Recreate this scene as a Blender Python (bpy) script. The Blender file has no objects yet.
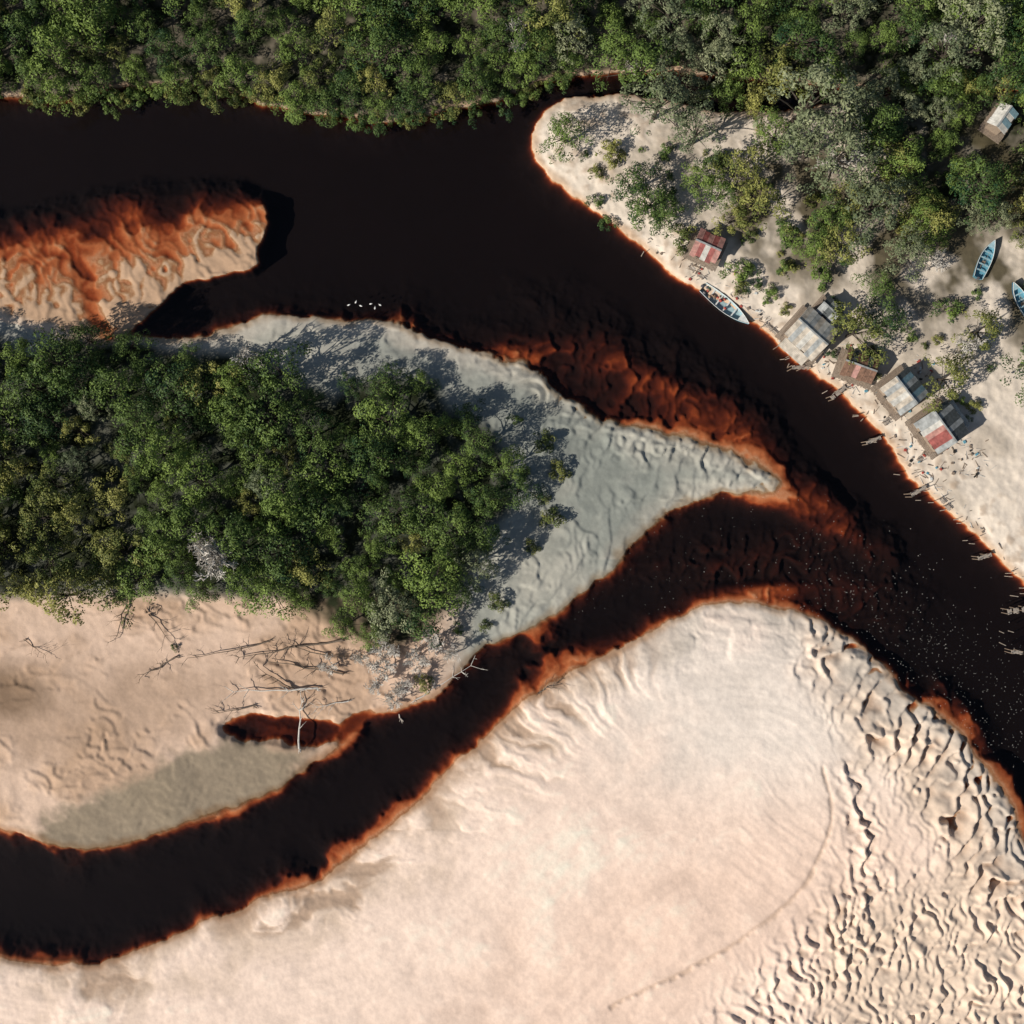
import bpy, math, random, numpy as np
from mathutils import Vector, Matrix
random.seed(7); RNG=np.random.default_rng(7)
S=0.18
HC=92.16/math.tan(math.radians(25))
scene=bpy.context.scene
COL=scene.collection

# ------------------------------------------------------------------ helpers
def link(o): COL.objects.link(o); return o
def new_mat(name):
    m=bpy.data.materials.new(name); m.use_nodes=True
    nt=m.node_tree; b=nt.nodes['Principled BSDF']; return m,nt,b
def simple_mat(name,col,rough=0.7,var=0.35,scale=3.0,metal=0.0,bump=0.2):
    m,nt,b=new_mat(name)
    tc=nt.nodes.new('ShaderNodeTexCoord')
    n=nt.nodes.new('ShaderNodeTexNoise'); n.inputs['Scale'].default_value=scale; n.inputs['Detail'].default_value=6
    nt.links.new(tc.outputs['Object'],n.inputs['Vector'])
    r=nt.nodes.new('ShaderNodeValToRGB')
    r.color_ramp.elements[0].position=0.3; r.color_ramp.elements[1].position=0.7
    r.color_ramp.elements[0].color=(col[0]*(1-var),col[1]*(1-var),col[2]*(1-var),1)
    r.color_ramp.elements[1].color=(min(1,col[0]*(1+var*.6)),min(1,col[1]*(1+var*.6)),min(1,col[2]*(1+var*.6)),1)
    nt.links.new(n.outputs['Fac'],r.inputs['Fac']); nt.links.new(r.outputs['Color'],b.inputs['Base Color'])
    b.inputs['Roughness'].default_value=rough; b.inputs['Metallic'].default_value=metal
    if bump:
        bp=nt.nodes.new('ShaderNodeBump'); bp.inputs['Strength'].default_value=bump
        nt.links.new(n.outputs['Fac'],bp.inputs['Height']); nt.links.new(bp.outputs['Normal'],b.inputs['Normal'])
    return m

def h2(ix,iy,seed):
    h=(ix*374761393+iy*668265263+seed*974634777)&0xffffffff
    h=((h^(h>>13))*1274126177)&0xffffffff
    h=((h^(h>>15))*2246822519)&0xffffffff
    return ((h^(h>>16))&0xffffff)/float(0xffffff)
def vn(x,y,seed=0):
    ix=np.floor(x).astype(np.int64); iy=np.floor(y).astype(np.int64)
    fx=x-ix; fy=y-iy
    fx=fx*fx*fx*(fx*(fx*6-15)+10); fy=fy*fy*fy*(fy*(fy*6-15)+10)
    a=h2(ix,iy,seed); b=h2(ix+1,iy,seed); c=h2(ix,iy+1,seed); d=h2(ix+1,iy+1,seed)
    return (a*(1-fx)+b*fx)*(1-fy)+(c*(1-fx)+d*fx)*fy
def fbm(x,y,seed=0,oc=4):
    s=np.zeros_like(x); a=0.5; t=0
    for i in range(oc):
        s+=a*(vn(x,y,seed+i*17)*2-1); t+=a; a*=0.5
        x,y=(x*0.8-y*0.6)*2.03+5.2,(x*0.6+y*0.8)*2.03+1.7
    return s/t
def sst(a,b,x):
    t=np.clip((x-a)/(b-a),0,1); return t*t*(3-2*t)

def smooth_poly(pts,sub=4):
    pts=[np.array(p,float) for p in pts]; n=len(pts); out=[]
    for i in range(n):
        p0,p1,p2,p3=pts[i-1],pts[i],pts[(i+1)%n],pts[(i+2)%n]
        L=np.linalg.norm(p2-p1)
        if L>250: out.append(p1); continue
        for k in range(sub):
            t=k/sub
            q=0.5*((2*p1)+(-p0+p2)*t+(2*p0-5*p1+4*p2-p3)*t*t+(-p0+3*p1-3*p2+p3)*t**3)
            if np.linalg.norm(p0-p1)>250 or np.linalg.norm(p3-p2)>250: q=p1*(1-t)+p2*t
            out.append(q)
    return np.array(out)
def sdf(poly,X,Y):
    d2=np.full(X.shape,1e12); ins=np.zeros(X.shape,bool); n=len(poly)
    for i in range(n):
        ax,ay=poly[i]; bx,by=poly[(i+1)%n]
        ex,ey=bx-ax,by-ay; L=ex*ex+ey*ey+1e-9
        wx=X-ax; wy=Y-ay
        t=np.clip((wx*ex+wy*ey)/L,0,1)
        dx=wx-ex*t; dy=wy-ey*t
        d2=np.minimum(d2,dx*dx+dy*dy)
        if ay!=by:
            c=((ay>Y)!=(by>Y))&(X<(bx-ax)*(Y-ay)/(by-ay)+ax); ins^=c
    d=np.sqrt(d2); return np.where(ins,d,-d)
def inpoly(poly,x,y):
    c=False;n=len(poly)
    for i in range(n):
        ax,ay=poly[i];bx,by=poly[(i+1)%n]
        if (ay>y)!=(by>y) and x<(bx-ax)*(y-ay)/(by-ay)+ax: c=not c
    return c

# ------------------------------------------------------------------ map of the place (1 unit = 0.18 m)
A=[(-9000,110),(-300,105),(-100,100),(0,95),(60,100),(130,88),(200,90),(260,102),(310,114),(350,119),(390,124),(430,116),(480,104),(530,88),(570,78),(640,74),(720,76),(790,84),(900,90),(9000,90),(9000,-9000),(-9000,-9000)]
B=[(640,95),(600,95),(565,100),(545,114),(531,135),(535,160),(556,184),(590,206),(625,236),(655,260),(690,284),(720,302),(748,318),(768,335),(780,352),(800,362),(830,384),(860,412),(885,442),(905,470),(930,495),(960,520),(990,550),(1024,582),(1080,630),(1200,720),(1500,1000),(9000,7000),(9000,90),(900,92),(820,104),(780,110),(720,112),(680,103)]
C=[(-9000,330),(-300,320),(-100,310),(0,308),(40,318),(90,334),(150,336),(205,336),(240,322),(290,314),(340,320),(400,322),(430,334),(460,343),(490,353),(525,362),(548,374),(562,392),(590,412),(630,426),(670,436),(710,446),(742,460),(772,476),(775,487),(735,493),(700,502),(662,520),(635,545),(610,570),(580,595),(545,620),(510,636),(482,650),(465,668),(445,690),(420,703),(390,712),(362,716),(350,728),(334,748),(300,775),(250,800),(190,820),(130,842),(80,850),(40,842),(0,828),(-100,790),(-300,770),(-9000,770)]
D=[(-9000,205),(-200,208),(0,212),(50,202),(90,192),(140,184),(200,182),(245,188),(264,202),(268,228),(258,250),(256,266),(225,276),(190,284),(168,300),(150,318),(130,332),(100,345),(-50,345),(-9000,345)]
E=[(-9000,960),(-200,955),(-60,952),(0,958),(50,965),(90,962),(150,945),(220,915),(270,895),(308,886),(350,856),(390,828),(420,800),(450,767),(480,740),(510,712),(545,686),(590,660),(640,635),(690,612),(730,603),(775,607),(815,618),(850,638),(880,660),(905,690),(935,710),(962,735),(985,770),(1010,805),(1030,850),(1090,910),(1300,1100),(1700,1500),(9000,9000),(-9000,9000)]
GROVE=[(-250,342),(0,335),(30,352),(70,335),(130,335),(200,348),(265,352),(300,378),(335,392),(380,372),(440,378),(452,402),(492,425),(512,455),(520,500),(495,530),(478,565),(462,598),(440,628),(400,650),(360,645),(325,622),(285,606),(220,595),(150,592),(90,592),(40,602),(-250,610)]
NORTH=[(-300,86),(0,80),(60,84),(130,72),(200,74),(260,85),(310,97),(350,100),(390,104),(430,96),(480,84),(530,70),(570,60),(640,58),(760,62),(860,70),(920,100),(1000,120),(1400,120),(1400,-300),(-300,-300)]
NE=[(865,85),(880,120),(890,190),(935,235),(990,235),(1060,290),(1400,420),(1400,60),(900,60)]

def axis():
    f=np.arange(-70,1094.1,1.4)
    o=[];s=1.8;p=f[-1]
    while p<18000: p+=s; o.append(p); s*=1.16
    o=np.array(o); return np.concatenate([(1024-o)[::-1],f,o])
xs=axis(); ys=axis(); NX=len(xs); NY=len(ys)
def csub(a):
    idx=np.arange(0,len(a),3)
    if idx[-1]!=len(a)-1: idx=np.append(idx,len(a)-1)
    return idx
ic=csub(xs); XC,YC=np.meshgrid(xs[ic],ys[ic])
def up(G):
    R=np.empty((len(ic),NX))
    for r in range(len(ic)): R[r]=np.interp(xs,xs[ic],G[r])
    k=np.searchsorted(ys[ic],ys,side='right')-1; k=np.clip(k,0,len(ic)-2)
    t=((ys-ys[ic][k])/(ys[ic][k+1]-ys[ic][k]))[:,None]
    return R[k]*(1-t)+R[k+1]*t
X,Y=np.meshgrid(xs,ys)
dA,dB,dC,dD,dE=[up(sdf(smooth_poly(p),XC,YC)) for p in (A,B,C,D,E)]
dG,dN,dNE=[up(sdf(np.array(p,float),XC,YC)) for p in (GROVE,NORTH,NE)]
Xc=np.clip(X,-1500,2500); Yc=np.clip(Y,-1500,2500)
n25=fbm(Xc/34,Yc/34,1,4); n8=fbm(Xc/9,Yc/9,2,3); n90=fbm(Xc/110,Yc/110,3,4); n3=fbm(Xc/4,Yc/4,4,2)

def ell(cx,cy,rx,ry,ang,soft=0.35,warp=0.35):
    a=math.radians(ang); dx=X-cx; dy=Y-cy
    u=(dx*math.cos(a)+dy*math.sin(a))/rx; v=(-dx*math.sin(a)+dy*math.cos(a))/ry
    r=np.sqrt(u*u+v*v)+warp*n25+0.12*n8
    return 1-sst(1-soft,1+soft,r)

jag=n25*4+n8*2.2
jag=jag*(1+0.9*((dC>dE)&(dC>dB)&(Y<520)&(X>400)))
d=np.maximum.reduce([dA,dB,dC,dE])+jag
onb=sst(-8,8,np.maximum(dE,dC)-np.maximum(dB,dA))
sh_=0.4+1.6*onb
for cx,cy,r,a in [(560,680,45,14),(545,680,25,9),(770,600,45,9),(700,612,25,4),(940,722,40,17),(985,775,40,13),(1020,850,50,9),(895,680,25,8),(330,872,40,13),(300,885,20,6),(400,820,25,9),(220,815,50,5),(60,848,50,5),(345,735,20,8),(30,960,50,3),(770,482,24,11),(740,462,40,10),(690,440,40,12),(640,425,30,10),(520,358,22,6)]:
    sh_=sh_+a*np.exp(-((X-cx)**2+(Y-cy)**2)/r**2)
sh_=sh_*np.clip(1+2.0*n25+0.12*n8,0.2,2.4)
ad=np.abs(d)
zw=-0.45*np.minimum(ad/sh_,1)-2.9*(1-np.exp(-np.maximum(ad-sh_,0)/(9.0+9.0*onb)))
z=np.where(d<0,zw,0)
bank=np.full_like(X,0.85); bank=np.where(dB>np.maximum(dC,dE),1.3,bank); bank=np.where(dA>0,1.6,bank)
dp=np.maximum(d,0)
z=np.where(d>=0,bank*(1-np.exp(-dp/26.0))+0.12*sst(0,4,dp),z)
def dunes(L,ang,seed,warpamp=0.9,ws=38,steep=0.2):
    a=math.radians(ang)
    p=(X*math.cos(a)+Y*math.sin(a))/L + warpamp*fbm(Xc/ws,Yc/ws,seed,3)*2+0.35*vn(Xc/11,Yc/11,seed+5)
    f=p-np.floor(p)
    h=np.where(f<1-steep,f/(1-steep),(1-f)/steep)
    return h-0.5
def scales(L,W_,ang,seed,warp=0.25):
    a=math.radians(ang)
    wx=fbm(Xc/30,Yc/30,seed+3,3)*30*warp; wy=fbm(Xc/30,Yc/30,seed+4,3)*30*warp
    u=((Xc+wx)*math.cos(a)+(Yc+wy)*math.sin(a))/L; v=(-(Xc+wx)*math.sin(a)+(Yc+wy)*math.cos(a))/W_
    iu=np.floor(u).astype(np.int64); best=np.full_like(X,1e9); bu=np.zeros_like(X)
    for du in(-1,0,1):
        for dv in(-1,0,1):
            cu=iu+du; off=np.where(cu%2==0,0.0,0.5)
            iv=np.floor(v-off).astype(np.int64); cv=iv+dv
            fu=cu+0.5+(h2(cu,cv,seed)-.5)*0.75; fv=cv+0.5+off+(h2(cu,cv,seed+1)-.5)*0.7
            q=(u-fu)**2+(v-fv)**2
            m_=q<best; best=np.where(m_,q,best); bu=np.where(m_,u-fu+0.35*(v-fv)**2,bu)
    return np.clip(bu,-0.8,0.8)
def blur(F):
    G=F.copy(); G[1:-1]=(F[:-2]+2*F[1:-1]+F[2:])/4; H_=G.copy(); H_[:,1:-1]=(G[:,:-2]+2*G[:,1:-1]+G[:,2:])/4; return H_
shoals=[(640,380,100,40,28,-1.02),(660,385,66,16,28,-0.78),(562,350,60,12,15,-1.05),(735,432,60,22,30,-0.62),(798,500,58,17,14,-0.42),(834,524,62,20,32,-0.78),(765,592,60,10,-6,-0.40),(730,560,110,28,-8,-1.5),(850,590,70,30,20,-1.4),(955,742,28,34,-30,-0.40),(556,676,44,12,-35,-0.28),(520,354,22,8,20,-.50)]
rip=0.6*blur(scales(26,40,35,51,1.0))+0.6*blur(scales(13,22,25,53,0.9))
for cx,cy,rx,ry,an,pk in shoals:
    g=ell(cx,cy,rx,ry,an,0.85,0.6)*(d<2)
    tgt=pk+0.42*rip*(1+abs(pk))+0.40*n25
    z=np.where(z<tgt,z+(np.minimum(tgt,-0.08)-z)*g,z)
# left bar D : rises out of the water toward the south-west
line=np.interp(X[0],[-300,0,60,130,175,210,268],[298,270,270,258,242,224,208])[None,:]
ra=0.7*dunes(38,62,61,0.7,70,0.2)+0.6*blur(scales(26,60,-28,65,1.0)); rb=blur(scales(13,34,-40,67,0.9))
zD=-0.15+(Y-line)/60.0*0.42+0.13*n25+0.28*ra+0.26*rb
ch=np.abs((X-92)-(Y-300)*0.35+8*n25)
zD=zD-0.45*np.exp(-(ch/13)**2)*sst(245,275,Y)
zD=np.clip(zD,-1.2,0.8)
zD=np.minimum(zD,-0.05+(dD+jag*0.8)*0.11)
mD=sst(-2,3,dD+jag*0.8)*1.0
edge=(1-sst(0,54,dD+24*n25))*sst(0,30,line-Y)
zD=zD-edge*1.10
mD=np.where(Y<line-6,sst(-16,10,dD+jag*1.5),mD)
z=np.where((dD>-16)&(d<22),z*(1-mD)+zD*mD,z)
pg=ell(290,729,58,15,3,0.4,0.25)*(1-sst(340,352,X)); pg2=ell(352,724,20,8,-30,0.5,0.2)
z=z*(1-pg)+(-1.15+0.3*n25)*pg; z=np.where(z>-0.55,z*(1-pg2)-0.55*pg2,z)
land=sst(0,14,d)
z+=land*(0.14*n25+0.04*n8+0.30*n90)
ang=np.arctan2(Y-830,X-700); rad=np.sqrt((X-700)**2+(Y-830)**2)
inE=sst(0,6,dE+jag)
flow=fbm(ang*20+1.4*n25+0.6*n90,rad/55,21,4)
flow=flow*np.clip(0.6+2.0*n90+0.8*n25,0.1,1.3)
z+=inE*0.32*flow*(1-sst(30,110,dE))*(1-sst(600,720,X))
z+=inE*0.05*fbm(dE/5.0+n25*1.2,ang*2.2,23,3)
lump=fbm(Xc/22+2*n25,Yc/13,27,4)
z+=inE*0.36*np.minimum(lump,0.15)*(1-sst(20,80,dE))*sst(620,690,X)*(1-sst(860,900,X))
sA=blur(scales(16,23,28,31,0.8)); sB=blur(scales(10,15,15,37,0.8))
east=sst(780,850,X-0.25*(Y-650)*(Y<760)+26*n25)*inE
eastmask=east*sst(-6,6,dE)*np.clip(1.0-0.85*sst(60,105,dE+20*n25)*(1-sst(850,930,Y+0.3*(X-880))),0,1)
amp=np.clip(0.95+0.9*n25,0.4,1.4)
k_=sst(60,90,dE+15*n25)
dn=sA*(1-k_)+sB*k_*0.75
z+=1.3*eastmask*dn*amp
arc=np.array([(846,775),(856,800),(866,840),(866,880),(845,925),(812,965),(770,1010),(730,1060),(670,1120)],float)
da=np.full_like(X,1e9)
for i in range(len(arc)-1):
    ax,ay=arc[i];bx,by=arc[i+1];ex,ey=bx-ax,by-ay
    t=np.clip(((X-ax)*ex+(Y-ay)*ey)/(ex*ex+ey*ey),0,1)
    da=np.minimum(da,np.hypot(X-ax-ex*t,Y-ay-ey*t))
aw=12+26*sst(780,980,Y)
am=np.exp(-((da+6*n25)/aw)**2)
sC=blur(scales(13,17,-14,43,0.7))
z+=1.05*am*sC*np.clip(0.9+0.8*n8,0.3,1.4)-0.10*am
# strand step: the inner flat ends in a low scarp
strand=smooth_poly([(822,768),(829,800),(828,830),(815,862),(798,890),(770,915),(740,938),(700,960),(660,981),(610,1004),(565,1030),(520,1060)],6)[:-12]
ds=np.full_like(X,1e9); sub=(X>480)&(X<860)&(Y>740)&(Y<1090)
xx_,yy_=X[sub]+3*n25[sub],Y[sub]+3*n8[sub]; q_=np.full(xx_.shape,1e9)
for i in range(len(strand)-1):
    ax,ay=strand[i];bx,by=strand[i+1];ex,ey=bx-ax,by-ay
    t=np.clip(((xx_-ax)*ex+(yy_-ay)*ey)/(ex*ex+ey*ey+1e-9),0,1)
    q_=np.minimum(q_,np.hypot(xx_-ax-ex*t,yy_-ay-ey*t))
ds[sub]=q_
z-=0.22*np.exp(-((ds+1.5*n8)/2.2)**2)
spit=sst(0,5,dC+jag)*(1-sst(20,46,dC))*(Y<500)*sst(180,260,X)
z+=0.44*spit*dunes(22,62,71,0.9,40,0.22)*sst(420,560,X)+0.16*spit*dunes(30,75,73,1.0,50,0.25)
onsp=sst(0,6,dC)*(Y<640)*(X>380)
z+=0.24*onsp*dunes(48,20,75,0.9,80,0.12)*np.clip(n90*3+.6,0,1)
z+=0.30*onsp*blur(scales(9,24,22,77,0.8))*np.clip(n25*2.5+.7,0.15,1)
lowl=sst(0,8,dC)*(Y>595)*(X<480)
a=math.radians(-17); lu=((X-185)*math.cos(a)+(Y-800)*math.sin(a))/165; lv=(-(X-185)*math.sin(a)+(Y-800)*math.cos(a))/48
lr=np.sqrt(lu*lu+lv*lv)+0.10*n25+0.3*n90
p=lr*1.9+0.5*n25+0.8*n90; f=p-np.floor(p); ter=np.where(f<.85,f/.85,(1-f)/.15)-.5
z+=lowl*sst(0.85,1.15,lr)*(0.22*ter*np.clip(0.4+2.2*n90,0.0,1.2)+0.32*blur(scales(13,30,-62,85,0.8))*np.clip(0.3+3*n25,0,1))
z-=lowl*0.12*(1-sst(0.90,1.06,lr))*sst(4,20,dC)
z+=lowl*0.12*(1-sst(0.85,1.0,lr))*blur(scales(8,16,70,87,0.6))*sst(4,12,dC)
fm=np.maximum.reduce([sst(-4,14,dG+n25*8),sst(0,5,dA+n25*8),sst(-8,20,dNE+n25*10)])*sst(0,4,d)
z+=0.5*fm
z+=0.12*sst(0,10,dB)*(dB>dA)*n8
z+=0.012*n3*land

# ------------------------------------------------------------------ ground colour zones (sand / silt / litter tones, some shade painted in)
def mixc(c,col,m): return c*(1-m[...,None])+np.array(col)[None,None,:]*m[...,None]
base=np.zeros(X.shape+(3,)); base[:]=(0.72,0.58,0.46)
base=mixc(base,(0.24,0.19,0.15),(dA>dB)*sst(-9,-3,d)*(d<1))
mC=sst(-6,0,dC)*(dC>dB)*(d>-4)
base=mixc(base,(0.33,0.335,0.295),mC)  # grey spit sand, with the broad shade over it put into the colour
base=mixc(base,(0.52,0.475,0.40),mC*(1-sst(6,30,dC+n25*14))*(Y<480)*sst(0,60,580-X))
base=mixc(base,(0.50,0.455,0.38),mC*(1-sst(4,24,dC+n25*16))*(X>480)*(Y<560)*0.85)
base=mixc(base,(0.23,0.25,0.22),mC*np.clip(ell(570,470,110,90,-15,0.8,0.4)*0.6,0,1))  # grove's shade on the spit, painted as a darker patch
base=mixc(base,(0.46,0.43,0.36),mC*np.clip(n90*2.4+n25*.8,0,1)*0.6)
mL=mC*sst(585,605,Y)*(1-sst(430,480,X))
base=mixc(base,(0.74,0.54,0.41),mL)
base=mixc(base,(0.42,0.28,0.185),mL*np.clip(0.25+1.8*n90+1.1*n25,0,1)*0.8)
base=mixc(base,(0.36,0.235,0.15),mL*ell(90,715,150,40,-8,0.8,0.5)*0.55)
base=mixc(base,(0.20,0.13,0.08),mL*ell(5,690,42,22,10,0.6,0.4)*0.8)
base=mixc(base,(0.27,0.22,0.155),mC*(Y>600)*(1-sst(0.72,1.10,lr+.15*n8))*0.92)
base=mixc(base,(0.74,0.64,0.53),sst(-3,0,dB)*(dB>dC))
base=mixc(base,(0.45,0.38,0.30),sst(0,6,dB)*(dB>dC)*np.clip(2.4*n25,0,1)*0.7)
base=mixc(base,(0.36,0.26,0.18),sst(0,6,dB)*(dB>dC)*np.clip(2.4*n8-.2,0,1)*0.6*(1-sst(20,70,dB)))
mE=sst(-5,0,dE)*(dE>dB)*(dE>dC)
rt=sst(580,700,X); lf=1-rt
base=mixc(base,(0.92,0.72,0.59),mE)
base=mixc(base,(0.84,0.74,0.645),mE*ell(760,700,190,90,15,0.7,0.5)*0.9)
base=mixc(base,(0.92,0.66,0.51),mE*ell(690,940,240,90,-25,0.8,0.5)*0.6)
base=mixc(base,(0.70,0.55,0.42),mE*np.clip(eastmask,0,1)*0.85)
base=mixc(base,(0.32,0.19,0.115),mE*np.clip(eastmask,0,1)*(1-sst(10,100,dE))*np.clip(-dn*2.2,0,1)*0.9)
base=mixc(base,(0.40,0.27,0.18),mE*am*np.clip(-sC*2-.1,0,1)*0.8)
base=mixc(base,(0.55,0.49,0.42),mE*(1-sst(4,44,dE+24*n25))*rt*0.75)
base=mixc(base,(0.70,0.54,0.41),mE*(1-sst(4,70,dE+50*n25+40*flow))*lf*0.8)
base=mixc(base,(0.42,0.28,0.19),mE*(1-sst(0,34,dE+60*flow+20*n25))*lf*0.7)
base=mixc(base,(0.55,0.39,0.28),mE*np.exp(-((ds+1.5*n8)/2.4)**2)*0.6)
base=mixc(base,(0.66,0.52,0.40),(sst(-4,2,dD)*(d<15)))
wet=(1-sst(1,9,d+3*n25))*(z>-0.05)
base*=1-wet[...,None]*np.array([0.24,0.36,0.46])
base=mixc(base,(0.022,0.027,0.013),np.clip(fm*1.0,0,1)*np.clip(0.93+0.3*n8,0,1))  # forest litter, darkened to hold the deep shade between crowns
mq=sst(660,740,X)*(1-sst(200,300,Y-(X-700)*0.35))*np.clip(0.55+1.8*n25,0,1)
base=mixc(base,(0.085,0.07,0.04),mq*(dB>dA)*sst(25,60,dB+18*n25)*0.95)  # patchy darker ground inland on the upper east bank
mfar=sst(60,200,np.maximum(np.maximum(-X,X-1024),np.maximum(-Y,Y-1200)))*sst(0,10,d)
base=mixc(base,(0.05,0.06,0.025),mfar)
base*=(1+0.12*n25+0.07*n8+0.08*n90)[...,None]
st=fbm(dE/7.0+n25*1.5,ang*3,25,4)
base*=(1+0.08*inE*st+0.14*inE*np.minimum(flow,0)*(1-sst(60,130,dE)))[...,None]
base=np.clip(base,0.008,0.95)

me=bpy.data.meshes.new('terrain')
V=np.empty((NX*NY,3),np.float32)
V[:,0]=((X-512)*S).ravel(); V[:,1]=((512-Y)*S).ravel(); V[:,2]=z.ravel()
i=np.arange(NX*NY).reshape(NY,NX)
Q=np.stack([i[:-1,:-1],i[1:,:-1],i[1:,1:],i[:-1,1:]],-1).reshape(-1,4).astype(np.int32)
me.vertices.add(len(V)); me.vertices.foreach_set('co',V.ravel())
me.loops.add(Q.size); me.loops.foreach_set('vertex_index',Q.ravel())
me.polygons.add(len(Q)); me.polygons.foreach_set('loop_start',np.arange(0,Q.size,4,dtype=np.int32))
me.update(calc_edges=True); 
me.polygons.foreach_set('use_smooth',np.ones(len(Q),bool))
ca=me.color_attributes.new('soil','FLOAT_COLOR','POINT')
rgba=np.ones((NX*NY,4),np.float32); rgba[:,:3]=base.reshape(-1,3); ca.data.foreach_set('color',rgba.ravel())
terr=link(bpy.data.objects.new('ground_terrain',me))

def gz(px,py):
    i=min(max(int(np.searchsorted(xs,px)),0),NX-1); j=min(max(int(np.searchsorted(ys,py)),0),NY-1)
    return float(z[j,i])
def gd(px,py):
    i=min(max(int(np.searchsorted(xs,px)),0),NX-1); j=min(max(int(np.searchsorted(ys,py)),0),NY-1)
    return float(d[j,i])

m,nt,b=new_mat('sand_and_riverbed')
N=nt.nodes; Lk=nt.links
at=N.new('ShaderNodeAttribute'); at.attribute_name='soil'
geo=N.new('ShaderNodeNewGeometry'); sep=N.new('ShaderNodeSeparateXYZ'); Lk.new(geo.outputs['Position'],sep.inputs[0])
n1=N.new('ShaderNodeTexNoise'); n1.inputs['Scale'].default_value=1.4; n1.inputs['Detail'].default_value=9; n1.inputs['Roughness'].default_value=0.62
Lk.new(geo.outputs['Position'],n1.inputs['Vector'])
zn=N.new('ShaderNodeMath'); zn.operation='MULTIPLY_ADD'; zn.inputs[1].default_value=0.14
zo=N.new('ShaderNodeMath'); zo.operation='SUBTRACT'; zo.inputs[1].default_value=0.07
Lk.new(n1.outputs['Fac'],zn.inputs[0]); Lk.new(sep.outputs['Z'],zo.inputs[0]); Lk.new(zo.outputs[0],zn.inputs[2])
mr=N.new('ShaderNodeMapRange'); mr.inputs['From Min'].default_value=-2.4; mr.inputs['From Max'].default_value=0.08
Lk.new(zn.outputs[0],mr.inputs['Value'])
cr=N.new('ShaderNodeValToRGB'); Lk.new(mr.outputs[0],cr.inputs['Fac'])
E_=cr.color_ramp.elements
def pos(zv): return (zv+2.4)/2.48
E_[0].position=0; E_[0].color=(0.0055,0.0032,0.0040,1)
E_[1].position=1; E_[1].color=(1,1,1,1)
for zv,c in [(-1.7,(0.010,0.0046,0.0046)),(-1.25,(0.024,0.0076,0.0064)),(-0.9,(0.055,0.0130,0.0085)),(-0.6,(0.135,0.031,0.0140)),(-0.36,(0.33,0.085,0.031)),(-0.15,(0.62,0.26,0.125)),(0.0,(0.66,0.50,0.37)),(0.045,(0.86,0.77,0.68))]:
    e=E_.new(pos(zv)); e.color=(*c,1)
mx=N.new('ShaderNodeMix'); mx.data_type='RGBA'; mx.blend_type='MULTIPLY'; mx.inputs[0].default_value=1
Lk.new(at.outputs['Color'],mx.inputs[6]); Lk.new(cr.outputs['Color'],mx.inputs[7])
mr2=N.new('ShaderNodeMapRange'); mr2.inputs['From Min'].default_value=0.3; mr2.inputs['From Max'].default_value=0.7; mr2.inputs['To Min'].default_value=0.92; mr2.inputs['To Max'].default_value=1.07
Lk.new(n1.outputs['Fac'],mr2.inputs['Value'])
mx2=N.new('ShaderNodeMix'); mx2.data_type='RGBA'; mx2.blend_type='MULTIPLY'; mx2.inputs[0].default_value=1
Lk.new(mx.outputs[2],mx2.inputs[6]); Lk.new(mr2.outputs[0],mx2.inputs[7])
Lk.new(mx2.outputs[2],b.inputs['Base Color'])
b.inputs['Roughness'].default_value=0.95; b.inputs['Specular IOR Level'].default_value=0.1
b2=N.new('ShaderNodeBump'); b2.inputs['Strength'].default_value=0.45; b2.inputs['Distance'].default_value=0.08
Lk.new(n1.outputs['Fac'],b2.inputs['Height'])
Lk.new(b2.outputs['Normal'],b.inputs['Normal'])
me.materials.append(m)

# ------------------------------------------------------------------ water
wm=bpy.data.meshes.new('water'); r=3000
wm.from_pydata([(-r,-r,0),(r,-r,0),(r,r,0),(-r,r,0)],[],[(0,1,2,3)])
link(bpy.data.objects.new('river_water',wm))
m=bpy.data.materials.new('tannin_water'); m.use_nodes=True; nt=m.node_tree; nt.nodes.clear(); N=nt.nodes; Lk=nt.links
out=N.new('ShaderNodeOutputMaterial'); mixs=N.new('ShaderNodeMixShader'); tr=N.new('ShaderNodeBsdfTransparent'); gl=N.new('ShaderNodeBsdfGlossy')
gl.inputs['Roughness'].default_value=0.08; fr=N.new('ShaderNodeFresnel'); fr.inputs['IOR'].default_value=1.33
tr.inputs['Color'].default_value=(0.99,0.96,0.94,1)
geo=N.new('ShaderNodeNewGeometry'); nz=N.new('ShaderNodeTexNoise'); nz.inputs['Scale'].default_value=1.1; nz.inputs['Detail'].default_value=5
Lk.new(geo.outputs['Position'],nz.inputs['Vector'])
bp=N.new('ShaderNodeBump'); bp.inputs['Strength'].default_value=0.5; bp.inputs['Distance'].default_value=0.08
Lk.new(nz.outputs['Fac'],bp.inputs['Height']); Lk.new(bp.outputs['Normal'],gl.inputs['Normal']); Lk.new(bp.outputs['Normal'],fr.inputs['Normal'])
# the sheet is a single interface with no bending: from below it lets light straight out
inv=N.new('ShaderNodeMath'); inv.operation='SUBTRACT'; inv.inputs[0].default_value=1.0; Lk.new(geo.outputs['Backfacing'],inv.inputs[1])
ml=N.new('ShaderNodeMath'); ml.operation='MULTIPLY'; Lk.new(fr.outputs[0],ml.inputs[0]); Lk.new(inv.outputs[0],ml.inputs[1])
Lk.new(ml.outputs[0],mixs.inputs[0]); Lk.new(tr.outputs[0],mixs.inputs[1]); Lk.new(gl.outputs[0],mixs.inputs[2]); Lk.new(mixs.outputs[0],out.inputs['Surface'])
wm.materials.append(m)

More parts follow.
